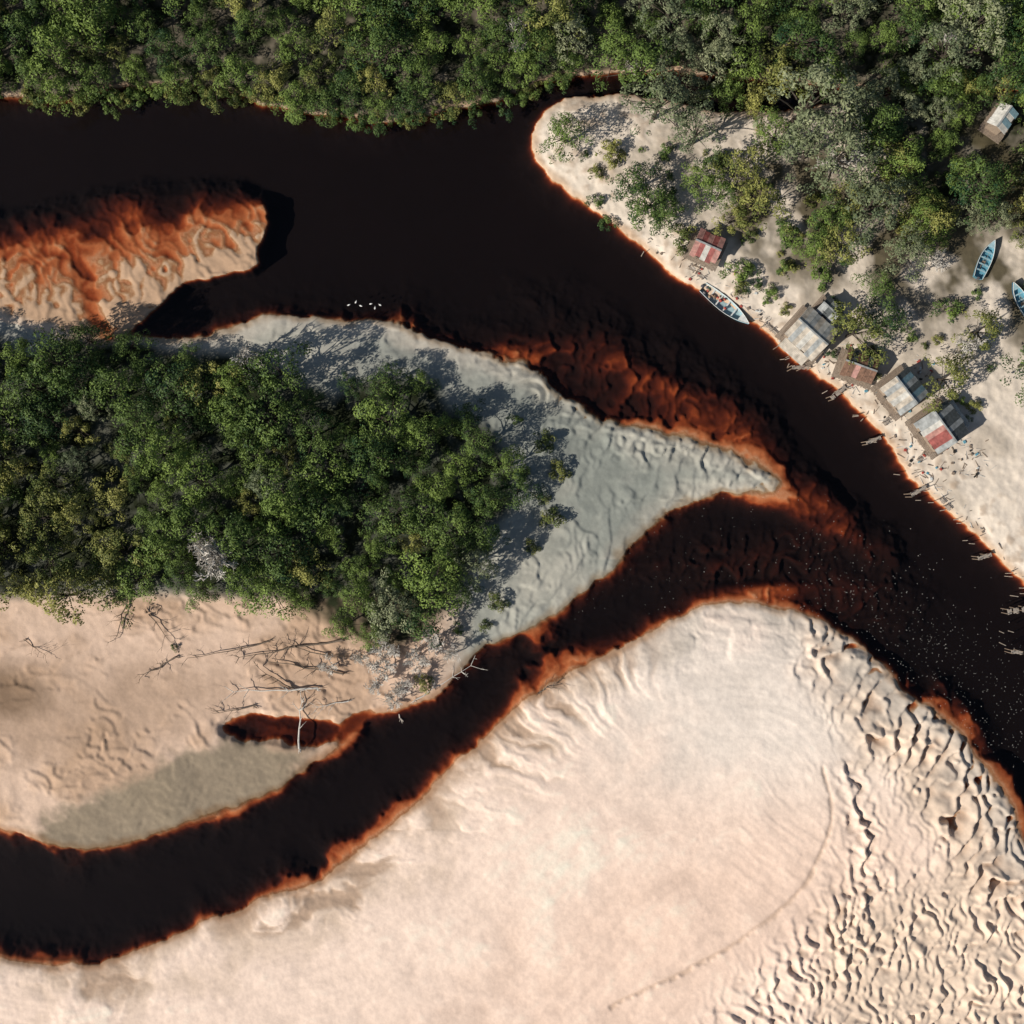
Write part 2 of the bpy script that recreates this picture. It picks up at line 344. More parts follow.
# ------------------------------------------------------------------ generic mesh builder
class MB:
    def __init__(s): s.v=[];s.f=[];s.m=[];s.sm=[]
    def quad(s,vs,mi=0):
        k=len(s.v); s.v+= [tuple(p) for p in vs]; s.f.append(tuple(range(k,k+len(vs)))); s.m.append(mi)
    def box(s,c,sz,mi=0,rot=0,rx=0,ry=0):
        M=Matrix.Translation(c)@Matrix.Rotation(rot,4,'Z')@Matrix.Rotation(ry,4,'Y')@Matrix.Rotation(rx,4,'X')
        k=len(s.v)
        for x in(-1,1):
            for y in(-1,1):
                for zz in(-1,1): s.v.append(tuple(M@Vector((x*sz[0]/2,y*sz[1]/2,zz*sz[2]/2))))
        for f in[(0,1,3,2),(4,6,7,5),(0,4,5,1),(2,3,7,6),(0,2,6,4),(1,5,7,3)]: s.f.append(tuple(k+a for a in f)); s.m.append(mi)
    def tube(s,pts,rads,n=6,mi=0,cap=True):
        k=len(s.v); P=[Vector(p) for p in pts]
        for j,p in enumerate(P):
            t=(P[min(j+1,len(P)-1)]-P[max(j-1,0)]).normalized()
            u=t.cross(Vector((0.13,0.27,0.95)) if abs(t.z)<0.9 else Vector((1,0,0.1))).normalized(); w_=t.cross(u)
            for a in range(n):
                q=2*math.pi*a/n; s.v.append(tuple(p+(u*math.cos(q)+w_*math.sin(q))*rads[j]))
        for j in range(len(P)-1):
            for a in range(n):
                b_=(a+1)%n; s.f.append((k+j*n+a,k+j*n+b_,k+(j+1)*n+b_,k+(j+1)*n+a)); s.m.append(mi)
        if cap:
            s.f.append(tuple(k+a for a in range(n))[::-1]); s.m.append(mi)
            s.f.append(tuple(k+(len(P)-1)*n+a for a in range(n))); s.m.append(mi)
    def mesh(s,name,mats,smooth=False):
        me=bpy.data.meshes.new(name); me.from_pydata(s.v,[],s.f)
        for mm in mats: me.materials.append(mm)
        me.polygons.foreach_set('material_index',s.m)
        if smooth: me.polygons.foreach_set('use_smooth',[True]*len(s.f))
        me.update(); return me
    def obj(s,name,mats,parent=None,smooth=False):
        o=link(bpy.data.objects.new(name,s.mesh(name,mats,smooth)))
        if parent: o.parent=parent
        return o

# ------------------------------------------------------------------ foliage material
def leaf_mat(name,c_dark,c_light,objvar=0.5):
    m,nt,b=new_mat(name); N=nt.nodes; Lk=nt.links
    at=N.new('ShaderNodeAttribute'); at.attribute_name='tint'
    oi=N.new('ShaderNodeObjectInfo')
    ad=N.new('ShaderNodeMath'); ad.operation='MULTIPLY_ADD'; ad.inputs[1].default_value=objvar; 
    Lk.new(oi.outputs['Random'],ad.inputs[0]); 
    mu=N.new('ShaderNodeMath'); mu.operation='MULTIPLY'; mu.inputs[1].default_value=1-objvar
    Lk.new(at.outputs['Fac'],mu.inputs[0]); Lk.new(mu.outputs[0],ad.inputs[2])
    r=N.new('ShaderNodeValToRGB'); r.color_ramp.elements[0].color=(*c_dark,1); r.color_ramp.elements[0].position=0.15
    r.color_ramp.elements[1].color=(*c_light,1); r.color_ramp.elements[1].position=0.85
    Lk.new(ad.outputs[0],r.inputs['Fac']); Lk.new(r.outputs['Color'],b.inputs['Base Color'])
    b.inputs['Roughness'].default_value=0.55; b.inputs['Specular IOR Level'].default_value=0.2
    return m
M_leaf=leaf_mat('leaf_green',(0.012,0.042,0.016),(0.185,0.26,0.055))
M_leaf2=leaf_mat('leaf_olive',(0.055,0.085,0.020),(0.32,0.31,0.085))
M_leaf3=leaf_mat('leaf_greygreen',(0.080,0.110,0.055),(0.27,0.29,0.16))
M_bark=simple_mat('bark',(0.055,0.042,0.03),0.9)
M_dead=simple_mat('bleached_wood',(0.62,0.58,0.52),0.9,0.25)
M_trunk=simple_mat('driftwood_and_shade',(0.20,0.15,0.11),0.9,0.4)  # driftwood colour darkened so trunks carry the shadow streaks on the sand
M_post=simple_mat('weathered_post',(0.36,0.31,0.26),0.9,0.3)

def tree_mesh(name,seed,R,H,nclump,nleaf,lmat,leaf=0.30,sparse=0.0,flat=0.45,crad=(0.6,1.15)):
    rg=np.random.default_rng(seed); mb=MB()
    lean=rg.normal(0,0.25,2)
    cx=[]
    ph=rg.uniform(0,6.28,3); am_=rg.uniform(0.10,0.26,3)
    for k in range(nclump):
        a=rg.uniform(0,6.283); q=math.sqrt(rg.uniform(0.0,1))
        lob=1+am_[0]*math.sin(2*a+ph[0])+am_[1]*math.sin(3*a+ph[1])+am_[2]*math.sin(5*a+ph[2])
        rr=R*q*lob
        zz=H*(1-flat*q**2.0)-abs(rg.normal(0,0.6))-0.3*rg.random()
        if rg.random()<0.22: zz-=H*0.2*rg.random()
        cx.append((rr*math.cos(a)+lean[0],rr*math.sin(a)+lean[1],zz))
    cx=np.array(cx)
    th=H*0.42
    mb.tube([(0,0,-0.6),(lean[0]*.3,lean[1]*.3,th*.5),(lean[0]*.6,lean[1]*.6,th)],[0.035*H,0.026*H,0.02*H],7)
    for k in range(min(nclump,14)):
        c=cx[k]; s0=np.array([lean[0]*.5,lean[1]*.5,th*rg.uniform(.6,1)]); mid=s0*.5+c*.5+np.array([0,0,0.25])
        mb.tube([s0,mid,c],[0.012*H,0.008*H,0.02],4,cap=False)
    v0=len(mb.v); f0=len(mb.f)
    P=[];T=[]
    for c in cx:
        cr_=rg.uniform(*crad); n=int(nleaf*(cr_/crad[1])**2)
        dr=rg.normal(size=(n,3)); dr[:,2]=np.abs(dr[:,2])*1.1-0.25; dr/=np.linalg.norm(dr,axis=1)[:,None]
        rad=cr_*(0.6+0.45*rg.random(n)**0.5)
        p=c+dr*rad[:,None]*np.array([1,1,0.8])
        nn=dr*1.0+rg.normal(0,0.35,(n,3))+np.array([0,0,0.25]); nn/=np.linalg.norm(nn,axis=1)[:,None]
        t=np.cross(nn,rg.normal(size=(n,3))); t/=np.linalg.norm(t,axis=1)[:,None]; bb=np.cross(nn,t)
        L=leaf*rg.uniform(0.6,1.25,n)[:,None]; Wd=L*rg.uniform(0.45,0.7,n)[:,None]
        P.append(np.stack([p-t*L*.6,p+bb*Wd*.5-nn*0.03,p+t*L*.6,p-bb*Wd*.5-nn*0.03],1))
        tn=np.clip(rg.normal(0.5,0.22)+rg.normal(0,0.12,n)+ (p[:,2]-H*0.7)/H*0.6,0,1); T.append(np.repeat(tn,4))  # random tint, plus sunlit crown tops painted in by height
    P=np.concatenate(P).reshape(-1,3); T=np.concatenate(T)
    verts=mb.v+[tuple(q) for q in P]
    nf=len(P)//4
    faces=mb.f+[(v0+4*k,v0+4*k+1,v0+4*k+2,v0+4*k+3) for k in range(nf)]
    me=bpy.data.meshes.new(name); me.from_pydata(verts,[],faces)
    me.materials.append(M_bark); me.materials.append(lmat)
    me.polygons.foreach_set('material_index',[0]*f0+[1]*nf)
    a=me.attributes.new('tint','FLOAT','POINT'); a.data.foreach_set('value',np.concatenate([np.full(v0,.5),T]).astype(np.float32))
    me.update(); return me

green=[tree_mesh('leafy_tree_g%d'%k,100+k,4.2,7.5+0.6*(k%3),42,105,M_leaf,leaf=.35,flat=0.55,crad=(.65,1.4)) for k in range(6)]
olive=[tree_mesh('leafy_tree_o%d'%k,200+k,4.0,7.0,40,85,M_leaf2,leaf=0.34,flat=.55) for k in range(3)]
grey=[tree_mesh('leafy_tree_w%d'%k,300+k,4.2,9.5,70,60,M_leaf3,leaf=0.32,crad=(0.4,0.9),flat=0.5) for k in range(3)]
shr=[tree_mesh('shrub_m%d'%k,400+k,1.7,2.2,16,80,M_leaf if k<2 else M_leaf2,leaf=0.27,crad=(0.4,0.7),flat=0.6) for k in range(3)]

def put(mesh,name,px,py,scale,comp=True,zsc=1.0,rot=None):
    g=gz(px,py); 
    f=1-(g+7*scale*zsc)/HC if comp else 1-max(g,0)/HC
    qx,qy=512+(px-512)*f,512+(py-512)*f
    o=link(bpy.data.objects.new(name,mesh)); g=gz(qx,qy)
    o.location=((qx-512)*S,(512-qy)*S,max(g,-0.2)); o.scale=(scale,scale,scale*zsc)
    o.rotation_euler=(random.uniform(-.05,.05),random.uniform(-.05,.05),random.uniform(0,6.28) if rot is None else rot)
    return o

SKIP=[(206,560,20),(238,360,15),(395,668,30),(432,645,14),(1000,122,38),(983,255,42),(1022,298,34)]
def scatter(poly,mind,bbox,tries,fn,margin=0):
    pts=[]; cell={}
    for _ in range(tries):
        x=random.uniform(bbox[0],bbox[2]); y=random.uniform(bbox[1],bbox[3])
        if not inpoly(poly,x,y): continue
        if any((x-a)**2+(y-b_)**2<c*c for a,b_,c in SKIP): continue
        k=(int(x//mind),int(y//mind)); ok=True
        for a in(-1,0,1):
            for b_ in(-1,0,1):
                for q in cell.get((k[0]+a,k[1]+b_),[]):
                    if (q[0]-x)**2+(q[1]-y)**2<mind*mind: ok=False
        if ok: cell.setdefault(k,[]).append((x,y)); pts.append((x,y)); fn(x,y)
    return pts
def grove_tree(x,y):
    u=random.random()
    westy=x<120 and y>420
    if westy and u<0.75: ms=olive
    elif u<0.82: ms=green
    elif u<0.93: ms=olive
    else: ms=grey
    sc=random.choice([random.uniform(0.5,.8),random.uniform(.9,1.35)])
    if x>470: sc=min(sc,.8)
    put(random.choice(ms),'broadleaf_tree',x,y,sc,zsc=random.uniform(0.75,1.4))
ng=scatter(GROVE,28,(-150,330,540,660),9000,grove_tree)
def north_tree(x,y):
    u=random.random(); right=x>560
    ms=grey if (right and u<0.26) else (olive if u<(0.38 if right else 0.14) else green)
    sc=random.choice([random.uniform(0.6,.85),random.uniform(.9,1.35)])
    if y>60 and x<560: sc=min(sc,.85)
    if (x-1000)**2+(y-122)**2<60**2: sc=min(sc,.75)
    put(random.choice(ms),'broadleaf_tree',x,y,sc,zsc=random.uniform(0.8,1.35))
nn_=scatter(NORTH,27,(-100,-50,1110,125),12000,north_tree)
scatter(NE,29,(860,60,1110,380),2500,north_tree)
for x,y in [(525,470),(540,500),(555,520),(530,545),(540,440),(500,600),(485,625),(560,470),(520,420),(170,652),(100,600),(425,690),(455,630)]:
    put(random.choice(shr),'shrub',x+random.uniform(-4,4),y+random.uniform(-4,4),random.uniform(0.6,1.2) if x!=170 else 0.45)
for k in range(64):
    x=-20+k*9.3+random.uniform(-5,5); y=np.interp(x,[-100,0,60,130,200,260,310,350,390,430,480,530,570],[100,95,100,88,90,102,114,119,124,116,104,88,78])-13
    if 290<x<330 or 440<x<500:
        if random.random()<.5: continue
    put(random.choice(shr),'shrub',x,y+random.uniform(-6,3),random.uniform(0.5,1.15))
EB=[(567,130,20,'g'),(615,140,14,'o'),(660,100,30,'w'),(700,128,24,'w'),(636,182,20,'g'),(652,197,22,'g'),(668,208,16,'g'),(690,228,15,'o'),(742,162,26,'o'),(762,200,26,'o'),(735,215,16,'o'),(808,100,42,'w'),(845,150,34,'w'),(818,140,30,'w'),(875,205,30,'w'),(850,240,24,'o'),(910,250,22,'w'),(795,215,14,'g'),(745,262,12,'g'),(612,214,9,'o'),(862,328,27,'o'),(890,322,18,'g'),(955,374,24,'o'),(988,326,22,'o'),(965,300,13,'g'),(940,212,24,'o'),(905,165,24,'g'),(925,215,18,'g'),(700,180,16,'g'),(1040,360,24,'g'),(800,262,9,'g'),(855,195,20,'o'),(597,192,8,'o'),(885,120,24,'g'),(780,130,20,'g'),(840,270,14,'g'),(860,100,24,'w'),(760,100,20,'o'),(720,150,12,'g'),(675,180,12,'g'),(724,190,16,'g'),(690,90,18,'w'),(730,95,18,'g'),(815,245,16,'g'),(885,285,17,'g'),(840,215,20,'g')]
for x,y,rr,k in EB:
    ms={'g':green,'o':olive,'w':grey}[k]; sc=rr*S/4.3
    if rr<16: put(random.choice(shr),'shrub',x,y,rr*S/1.8)
    else: put(random.choice(ms),'broadleaf_tree',x,y,sc*1.1)
for _ in range(75):
    x=random.uniform(640,960); y=random.uniform(130,310)
    if gd(x,y)<36 or (y>290 and x<900) or (900<x<970 and y>250): continue
    if 785<x<880 and y>295: continue
    put(random.choice(shr),'shrub',x,y,random.uniform(0.3,0.95))
for x,y in [(885,350),(985,402),(840,296),(775,285),(745,282),(990,290),(930,345),(600,165),(585,150),(838,352),(882,372),(925,390),(968,400),(975,418),(770,300),(790,305),(920,330),(945,335),(1000,365)]:
    put(random.choice(shr),'shrub',x,y,random.uniform(0.4,.85))

# ------------------------------------------------------------------ dead trees
def dead_mesh(name,seed,H,R,levels=4):
    rd=random.Random(seed); mb=MB()
    def br(p,dv,L,r,lv):
        q=p+dv*L*0.5+Vector((rd.uniform(-1,1),rd.uniform(-1,1),rd.uniform(-1,1)))*L*0.08
        e=q+(dv+Vector((rd.uniform(-1,1),rd.uniform(-1,1),rd.uniform(-.6,.6)))*0.3).normalized()*L*0.5
        mb.tube([p,q,e],[r,r*.8,r*.6],5 if lv>1 else 3,cap=False)
        if lv==0: return
        for k in range(rd.randint(4,5)):
            t=rd.uniform(0.35,1); o=p.lerp(e,t) if t<1 else e
            nd=(dv*0.5+Vector((rd.uniform(-1,1),rd.uniform(-1,1),rd.uniform(-.3,.6)))).normalized()
            br(o,nd,L*rd.uniform(.5,.75),max(r*.5,0.06),lv-1)
    br(Vector((0,0,-.4)),Vector((rd.uniform(-.1,.1),rd.uniform(-.1,.1),1)).normalized(),H*0.5,0.2,levels)
    return mb.mesh(name,[M_dead])
dead=[dead_mesh('dead_tree_m%d'%k,k+3,7.5,4) for k in range(3)]
for x,y,s_ in [(212,568,1.45),(200,552,1.25),(222,556,1.2),(238,360,1.0),(385,672,0.9),(402,690,0.8),(432,640,0.9),(378,650,0.9),(410,662,.8),(370,690,.7),(845,160,1.1),(968,350,0.8),(455,655,0.7),(360,662,0.6),(520,30,.9),(960,20,.9),(330,668,.6),(940,262,.7),(640,60,.8),(395,705,.6)]:
    o=put(random.choice(dead),'dead_tree',x,y,s_,comp=True); 
    if x in(212,200,222,238,968,845,520,960): o.scale.z*=1.45
def fallen(px,py,px2,py2,r,seed):
    rd=random.Random(seed); mb=MB(); a=Vector(((px-512)*S,(512-py)*S,gz(px,py)+r+.1)); b_=Vector(((px2-512)*S,(512-py2)*S,gz(px2,py2)+r+.35))
    n=6; pts=[a.lerp(b_,k/n)+Vector((rd.uniform(-.25,.25),rd.uniform(-.25,.25),rd.uniform(0,.15))) for k in range(n+1)]
    mb.tube(pts,[r*(1-.75*k/n) for k in range(n+1)],7)
    dv=(b_-a).normalized()
    for k in range(9):
        o=pts[rd.randint(2,n)]; sd=Vector((-dv.y,dv.x,0))*rd.choice([-1,1])
        e=o+(dv*rd.uniform(.3,1)+sd*rd.uniform(.4,1)+Vector((0,0,rd.uniform(.1,.7))))*rd.uniform(.8,2.2)
        mb.tube([o,o.lerp(e,.5)+Vector((0,0,.15)),e],[r*.35,r*.25,.02],4)
        for j in range(2):
            e2=e+Vector((rd.uniform(-1,1),rd.uniform(-1,1),rd.uniform(0,.6)))*.8; mb.tube([o.lerp(e,.7),e2],[r*.2,.015],3)
    for k in range(6):
        e=a-dv*rd.uniform(.2,.6)+Vector((rd.uniform(-.6,.6),rd.uniform(-.6,.6),rd.uniform(-.2,.5))); mb.tube([a,e],[r*.5,.03],4)
    mb.obj('fallen_tree_trunk',[M_trunk if seed%2 else M_dead])
fallen(345,640,240,655,.22,1); fallen(318,688,236,690,.2,2); fallen(300,748,303,690,.2,12); fallen(178,656,142,678,.16,11); fallen(130,600,118,640,.16,5); fallen(270,640,190,658,.14,9); fallen(345,672,268,660,.18,7); fallen(300,690,262,668,.16,13)  # several lie along cast-shadow streaks and stand in for them
fallen(415,700,470,665,.14,6); fallen(28,640,50,655,.08,17); fallen(400,720,385,690,.12,14); fallen(150,612,172,640,.12,15); fallen(540,692,556,684,.12,3)
fallen(255,705,215,712,.12,19); fallen(350,700,312,706,.13,16); fallen(325,655,285,640,.12,23)

# ------------------------------------------------------------------ huts
M_wood=simple_mat('weathered_plank',(0.26,0.20,0.15),0.85,0.4,6)
M_wall=simple_mat('board_wall',(0.30,0.23,0.17),0.85,0.3,5)
M_dark=simple_mat('opening_shade_and_debris',(0.02,0.018,0.015),0.9,0.2)  # near-black: interior shade painted on hut openings; also dark debris
tin={'grey':simple_mat('tin_grey',(0.36,0.37,0.36),0.55,0.4,1.2),'white':simple_mat('tin_white',(0.56,0.54,0.49),0.55,0.35,1.2),'red':simple_mat('tin_red',(0.33,0.10,0.085),0.6,0.45,1.5),
'rust':simple_mat('tin_rust',(0.20,0.11,0.07),0.8,0.5,2),'dark':simple_mat('tin_dark_and_shade',(0.09,0.10,0.10),0.6,0.4,2),'pink':simple_mat('tin_pink',(0.46,0.24,0.20),0.6,0.4,1.5),'cream':simple_mat('tin_cream',(0.52,0.46,0.38),0.6,0.4,1.2),'blue':simple_mat('tin_blue',(0.16,0.26,0.30),0.6,0.3,2)}
def hut(px,py,wid,length,angle,left,right,h=2.6,pitch=0.42,lean_to=None):
    root=bpy.data.objects.new('stilt_hut',None); link(root)
    f=1-4.5/HC; qx,qy=512+(px-512)*f,512+(py-512)*f
    g=max(gz(qx,qy),0)
    root.location=((qx-512)*S,(512-qy)*S,g); root.rotation_euler=(0,0,math.radians(angle))
    fl=0.9
    mb=MB()
    for ix in range(4):
        for iy in range(3):
            mb.tube([((ix/3-.5)*(length-.4),(iy/2-.5)*(wid-.4),-2.2),((ix/3-.5)*(length-.4),(iy/2-.5)*(wid-.4),fl)],[.09,.08],6)
    mb.obj('stilts',[M_wood],root)
    mb=MB(); n=int((length+1.6)/.22)
    for k in range(n): mb.box((-(length+1.6)/2+.22*(k+.5),-.2,fl+.03),(.19,wid+1.2+random.uniform(-.25,.25),.05))
    mb.obj('deck',[M_wood],root)
    mb=MB(); y0=wid/2-.35; x0=length/2-.35; t=.06
    for sy in(-1,1): mb.box((0,sy*y0,fl+.06+h/2),(2*x0,t,h))
    for sx in(-1,1):
        mb.box((sx*(x0+t/2),0,fl+.06+h/2),(t,2*y0-t,h))
        zt=fl+.06+h; xx=sx*(x0+t/2); ph=y0*pitch
        mb.quad([(xx,-y0,zt),(xx,y0,zt),(xx,0,zt+ph)])
    mb.obj('walls',[M_wall],root)
    mb=MB(); mb.box((-x0*.3,-y0-t*.5-.02,fl+.06+1.0),(.9,.05,2.0)); mb.obj('door',[M_dark],root)
    mb=MB()
    for xx in(.35,.75): mb.box((x0*xx,-y0-t*.5-.02,fl+1.5),(.7,.05,.7))
    for xx in(-.5,.5): mb.box((x0*xx,y0+t*.5+.02,fl+1.5),(.8,.05,.7))
    mb.obj('windows',[M_dark],root)
    zr=fl+.06+h+ (wid/2-.35)*pitch+.12
    for side,cols in((1,left),(-1,right)):
        n=max(3,int(length/.95)); sw=length/n
        for k in range(n):
            mb=MB(); x_=-length/2+k*sw; nn=12; hw=wid/2+random.uniform(.0,.45); off=random.uniform(0,.05)+.02*(k%2)
            rows=[]
            for r_ in range(3):
                yy=side*(0.02+hw*r_/2); row=[]
                for c_ in range(nn+1):
                    row.append((x_+(sw+.08)*c_/nn,yy,zr+off-abs(yy)*pitch+(.03 if c_%2 else -.03)+random.uniform(-.012,.012)))
                rows.append(row)
            b0=len(mb.v); 
            for row in rows: mb.v+=row
            for r_ in range(2):
                for c_ in range(nn):
                    a=b0+r_*(nn+1)+c_; mb.f.append((a,a+1,a+nn+2,a+nn+1)); mb.m.append(0)
            mb.obj('roof_sheet',[tin[cols[k%len(cols)]]],root)
    mb=MB(); mb.box((0,0,zr+.10),(length+.1,.3,.05)); mb.obj('ridge_cap',[tin['grey']],root)
    if lean_to:
        mb=MB(); side,cw,cc=lean_to
        yA=side*(wid/2+.25); yB=side*(wid/2+cw); zA=zr-.35-wid/2*pitch; nn=int(length*.8/.12)
        for c_ in range(nn):
            xa=-length*.4+c_*.12; dz=.03 if c_%2 else -.03; dz2=-dz
            mb.quad([(xa,yA,zA+dz),(xa+.12,yA,zA+dz2),(xa+.12,yB,zA-.6+dz2),(xa,yB,zA-.6+dz)])
        mb.obj('lean_to_roof',[tin[cc]],root)
        mb=MB()
        for sx in(-1,0,1): mb.tube([(sx*length*.38,yB-side*.15,-2.2),(sx*length*.38,yB-side*.15,zA-.6)],[.07,.06],6)
        mb.obj('lean_to_posts',[M_wood],root)
    return root
hut(708,246,4.4,4.8,-24,['pink','red'],['pink','red','white','red'],h=1.9)
hut(811,333,6.4,6.8,-42,['cream','white','grey'],['cream','grey','cream','white'],lean_to=(-1,2.0,'cream'))
hut(831,309,2.8,3.6,-42,['dark','grey'],['grey','dark'],h=1.8)
hut(861,366,4.2,5.8,-20,['rust','dark','rust'],['rust','rust','pink','rust'],h=2.0)
hut(904,391,5.8,6.0,-52,['dark','blue','grey'],['cream','grey','cream','white'])  # slope away from the sun: its shade painted as darker sheets
hut(942,427,6.6,6.8,-54,['dark','grey','dark'],['grey','grey','white','pink','red','red'],lean_to=(1,1.4,'grey'))  # far slope's shade again put into the sheet colours
hut(1001,119,3.2,4.4,55,['white','white'],['white','blue'],h=2.4)

# ------------------------------------------------------------------ boats
M_hull=simple_mat('boat_blue_paint',(0.13,0.33,0.42),0.45,0.2,2); M_hull_in=simple_mat('boat_pale_blue',(0.32,0.48,0.53),0.6,0.25,3)
M_white=simple_mat('boat_white_paint',(0.66,0.67,0.64),0.5,0.15,3); M_hullw=simple_mat('boat_navy_paint',(0.05,0.14,0.22),0.5,0.3,2)
M_red=simple_mat('red_cloth',(0.40,0.07,0.05),0.8,.3); M_grn=simple_mat('green_net',(0.07,0.20,0.11),0.9,.4,8); M_met=simple_mat('engine_metal',(0.12,0.12,0.13),0.4,.2); M_blk=simple_mat('tarp_brown',(0.30,0.2,0.13),0.8,.4)
def boat(px,py,L,Bm,ang,zb,cargo=True,hm=None,tilt=0.0,inner=None):
    root=bpy.data.objects.new('wooden_fishing_boat',None); link(root)
    root.location=((px-512)*S,(512-py)*S,zb); root.rotation_euler=(tilt,0,math.radians(ang))
    mb=MB(); n=22; ring=[]
    def hw(t): return Bm/2*(0.72+0.28*math.sin(min(t/.45,1)*math.pi/2))*(1-max(0,(t-.42)/.58)**2.3)+.03
    def shr_(t): return .62+.45*max(0,(t-.5)/.5)**2+.12*max(0,(.3-t)/.3)
    def kz(t): return -.28+.55*max(0,(t-.78)/.22)**2
    for k in range(n+1):
        t=k/n; x=(t-.5)*L; w_=hw(t); s_=shr_(t); kk=kz(t); fz=kk+.22; iw=max(w_-.09,.012)
        ring.append([(x,-w_,s_),(x,-w_*.86,kk+.25),(x,-w_*.3,kk),(x,w_*.3,kk),(x,w_*.86,kk+.25),(x,w_,s_),
                     (x,iw,s_+.0),(x,iw*.84,fz+.06),(x,0,fz),(x,-iw*.84,fz+.06),(x,-iw,s_+.0)])
    m_=len(ring[0])
    for r_ in ring: mb.v+=r_
    for k in range(n):
        for a in range(m_):
            b_=(a+1)%m_; mb.f.append((k*m_+a,k*m_+b_,(k+1)*m_+b_,(k+1)*m_+a)); mb.m.append(0 if a<5 else (1 if a in(5,10) else 2))
    mb.f.append(tuple(range(0,6))); mb.m.append(0); mb.f.append(tuple(n*m_+a for a in range(6))[::-1]); mb.m.append(0)
    mb.quad([ring[0][0],ring[0][5],ring[0][6],ring[0][7],ring[0][8],ring[0][9],ring[0][10]],0)
    mb.obj('hull',[hm or M_hull,M_white,inner or M_hull_in],root)
    mb=MB()
    for t in (.2,.36,.52,.68,.82): mb.box(((t-.5)*L,0,shr_(t)-.14),(.24,2*hw(t)-.2,.05))
    mb.obj('benches',[M_white if cargo else M_hull_in],root)
    mb=MB()
    for sy in(-1,1):
        pts=[((k/n-.5)*L,sy*(hw(k/n)-.03),shr_(k/n)+.03) for k in range(n+1)]
        mb.tube(pts,[.05]*(n+1),5)
    mb.obj('gunwale_rail',[M_white],root)
    mb=MB(); mb.box((-L/2-.15,0,.7),(.45,.32,.5)); mb.tube([(-L/2-.2,0,.5),(-L/2-.35,0,-.3)],[.07,.05],6); mb.obj('outboard_motor',[M_met],root)
    mb=MB(); bx=.93; mb.quad([((bx-.5-.12)*L,-hw(bx-.12)+.1,shr_(bx-.12)-.02),((bx-.5-.12)*L,hw(bx-.12)-.1,shr_(bx-.12)-.02),(.49*L,.02,shr_(.99)),(.49*L,-.02,shr_(.99))]); mb.obj('bow_deck',[M_white if cargo else M_hull_in],root)
    if cargo:
        rd=random.Random(px)
        for k in range(16):
            mb=MB(); c=(rd.uniform(-.46,.08)*L,rd.uniform(-.28,.28)*Bm,.5+rd.uniform(0,.3)); s_=rd.uniform(.3,.65)
            pts=[(c[0]+s_*(j/5-.5),c[1],c[2]) for j in range(6)]; mb.tube(pts,[s_*.2,s_*.38,s_*.42,s_*.4,s_*.34,s_*.15],8)
            mb.obj('cargo_bundle',[rd.choice([M_red,M_grn,M_red,M_blk,M_met])],root,True)
    else:
        mb=MB(); mb.tube([(-.3*L,.1,.1),(-.1*L,.2,.15),(.1*L,-.1,.12)],[.06,.05,.04],5); mb.tube([(-.2*L,-.2,.5),(.2*L,-.1,.55)],[.03,.03],5); mb.box((-.08*L,0,.1),(.6,.5,.3)); mb.obj('oars_and_net',[M_wood],root)
    return root
boat(725,306,10.6,2.6,-39,0.0,True)
boat(980,262,7.2,2.3,67,gz(980,262)+.3,False,tilt=.08,inner=M_hull)
boat(1016,303,7.2,2.1,118,gz(1016,303)+.3,False,M_hullw,tilt=-.06,inner=M_hull)

# ------------------------------------------------------------------ jetties, posts
def jetty(px,py,L,ang,wd=0.9):
    root=bpy.data.objects.new('wooden_jetty',None); link(root); root.location=((px-512)*S,(512-py)*S,0); root.rotation_euler=(0,0,math.radians(ang))
    mb=MB(); n=int(L/.26)
    for k in range(n):
        if random.random()<.12: continue
        mb.box((-L/2+.26*k,random.uniform(-.06,.06),.85+random.uniform(-.02,.02)),(.21,wd+random.uniform(-.15,.2),.05),rot=random.uniform(-.05,.05))
    mb.obj('planks',[M_post],root); mb=MB()
    for k in range(int(L/1.6)+1):
        for sy in(-1,1): mb.tube([(-L/2+1.6*k,sy*wd*.42,-2),(-L/2+1.6*k+random.uniform(-.1,.1),sy*wd*.42,1.2+random.uniform(0,.5))],[.08,.07],6)
    mb.obj('posts',[M_wood],root)
jetty(791,352,5,-40,1.4); jetty(800,368,3.6,0,.7); jetty(873,440,3.0,22,.6); jetty(917,491,3.4,28,.7); jetty(944,505,3,-50,.6); jetty(770,330,3,-40,.6)
jetty(690,268,7,-42,.7); jetty(984,556,2.8,15,.6); jetty(1016,610,3.6,8,.9); jetty(838,392,3.6,40,.8); jetty(890,416,4,48,.8); jetty(925,452,4.4,48,.8); jetty(1018,652,3,-5,.6)
mb=MB(); rd=random.Random(5)
sh=[(640,250),(690,286),(752,322),(790,362),(830,388),(858,414),(880,438),(905,474),(925,494),(950,515),(975,540),(1005,568),(1020,590),(1008,640)]
for x,y in sh:
    for k in range(3):
        px=x+rd.uniform(-9,9); py=y+rd.uniform(-9,9)
        p=Vector(((px-512)*S,(512-py)*S,-1.5)); mb.tube([p,p+Vector((rd.uniform(-.3,.3),rd.uniform(-.3,.3),2.2+rd.random()*.6))],[.08,.06],5)
mb.obj('mooring_posts',[M_post])
mb=MB()
mats=[M_dead,M_wood,M_white,M_red,M_hull,M_dark]
spots=[(760,320,14),(795,345,20),(835,365,22),(860,385,22),(885,405,20),(925,430,22),(960,455,18),(905,440,18),(930,480,16),(700,265,18),(740,295,14),(970,470,14),(850,350,20),(920,370,14)]
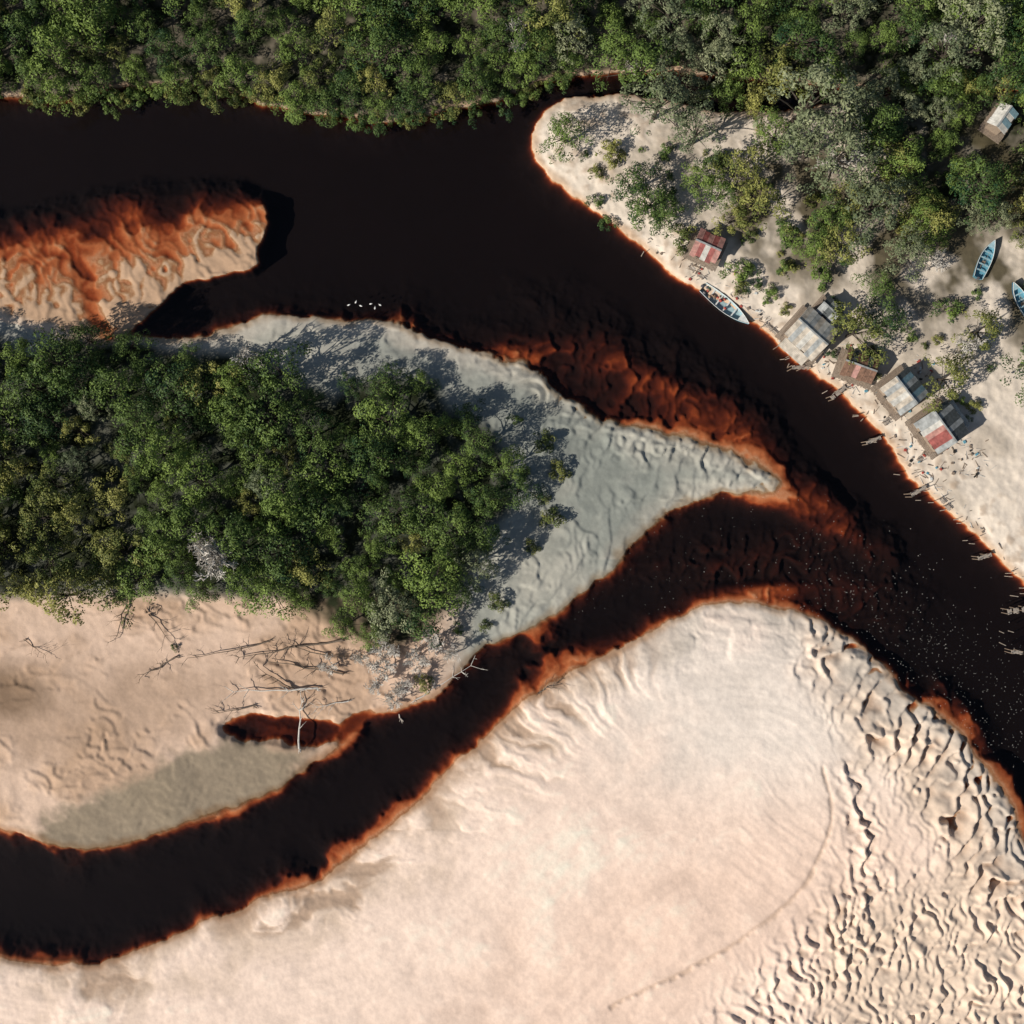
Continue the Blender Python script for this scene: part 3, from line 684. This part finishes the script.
for k in range(480):
    if rd.random()<.75: s0=rd.choice(spots); px=rd.gauss(s0[0],s0[2]*.6); py=rd.gauss(s0[1],s0[2]*.6)
    else:
        i_=rd.randint(0,len(sh)-3); fr_=rd.random(); o_=rd.uniform(2,18)
        px=sh[i_][0]*(1-fr_)+sh[i_+1][0]*fr_+o_*.7; py=sh[i_][1]*(1-fr_)+sh[i_+1][1]*fr_-o_*.7
    if gd(px,py)<3: continue
    g=gz(px,py); u=rd.random()
    if u<.8: mb.box(((px-512)*S,(512-py)*S,g+.06),(rd.uniform(.3,1.6),rd.uniform(.06,.18),.06),rd.choice([0,0,1,1]),rot=rd.uniform(0,3.14))
    else: mb.box(((px-512)*S,(512-py)*S,g+.12),(rd.uniform(.2,.6),rd.uniform(.2,.5),.25),rd.choice([1,1,2,3,4,5]),rot=rd.uniform(0,3.14))
mb.obj('driftwood_debris',mats)
M_fleck=simple_mat('pale_fleck',(0.7,0.68,0.62),0.8,.1)  # pale colour for the small flecks strewn over the water
mb=MB()
def fleck(px,py,r_):
    if gd(px,py)>-3: return
    x,y=(px-512)*S,(512-py)*S; n=6; p=[(x+math.cos(a*6.28/n)*r_*rd.uniform(.5,1.2),y+math.sin(a*6.28/n)*r_*rd.uniform(.5,1.2),.012) for a in range(n)]
    mb.quad(p)
for k in range(900):
    t=rd.random()**.8; cx=800+t*240; cy=560+t*170
    fleck(cx+rd.gauss(0,30),cy+rd.gauss(0,38),rd.uniform(.02,.07))
for k in range(160): fleck(rd.uniform(560,800),rd.uniform(480,620),rd.uniform(.02,.06))
mb.obj('river_flecks',[M_fleck])
M_bird=simple_mat('white_feather',(0.8,0.79,0.76),0.7,.05); M_beak=simple_mat('beak_orange',(0.6,0.3,0.06),0.5,.1)
for x,y,a in [(349,305,20),(356,302,60),(361,306,-20),(371,304,10),(380,305,150),(375,308,80)]:
    mb=MB()
    mb.tube([(-.42,0,.12),(-.28,0,.10),(-.1,0,.09),(.12,0,.10),(.25,0,.13),(.32,0,.2)],[.02,.10,.16,.16,.11,.05],10)
    mb.tube([(.24,0,.16),(.32,0,.28),(.31,0,.42),(.36,0,.48)],[.07,.045,.04,.05],8)
    mb.tube([(.32,0,.48),(.37,0,.50),(.43,0,.48)],[.03,.06,.03],8)
    mb.tube([(.43,0,.48),(.52,0,.465)],[.022,.004],6,mi=1)
    for sy in(-1,1): mb.tube([(.15,sy*.12,.17),(-.1,sy*.15,.18),(-.45,sy*.05,.18)],[.04,.06,.01],6)
    o=mb.obj('white_water_bird',[M_bird,M_beak],None,True); o.location=((x-512)*S,(512-y)*S,0); o.rotation_euler=(0,0,math.radians(a)); o.scale=(.7,.7,.7)

# ------------------------------------------------------------------ light, sky, camera
el=math.radians(33); az=math.radians(28)
sv=Vector((-math.cos(el)*math.cos(az),-math.cos(el)*math.sin(az),math.sin(el)))
sl=bpy.data.lights.new('sun','SUN'); sl.energy=5.0; sl.angle=math.radians(0.5); sl.color=(1.0,0.94,0.85)
so=link(bpy.data.objects.new('sun',sl)); so.rotation_euler=sv.to_track_quat('Z','Y').to_euler()
w_=bpy.data.worlds.new('World'); scene.world=w_; w_.use_nodes=True
sk=w_.node_tree.nodes.new('ShaderNodeTexSky'); sk.sky_type='NISHITA'; sk.sun_disc=False; sk.sun_elevation=el; sk.sun_rotation=math.atan2(sv.x,sv.y)%(2*math.pi)
bg=w_.node_tree.nodes['Background']; bg.inputs['Strength'].default_value=0.06
w_.node_tree.links.new(sk.outputs[0],bg.inputs['Color'])
cam=bpy.data.cameras.new('camera'); co=link(bpy.data.objects.new('camera',cam)); co.location=(0,0,HC); cam.angle=math.radians(50); cam.clip_end=8000; cam.clip_start=1
scene.camera=co
scene.view_settings.view_transform='Standard'; scene.view_settings.look='None'; scene.view_settings.exposure=0
print('trees',len(ng),len(nn_))
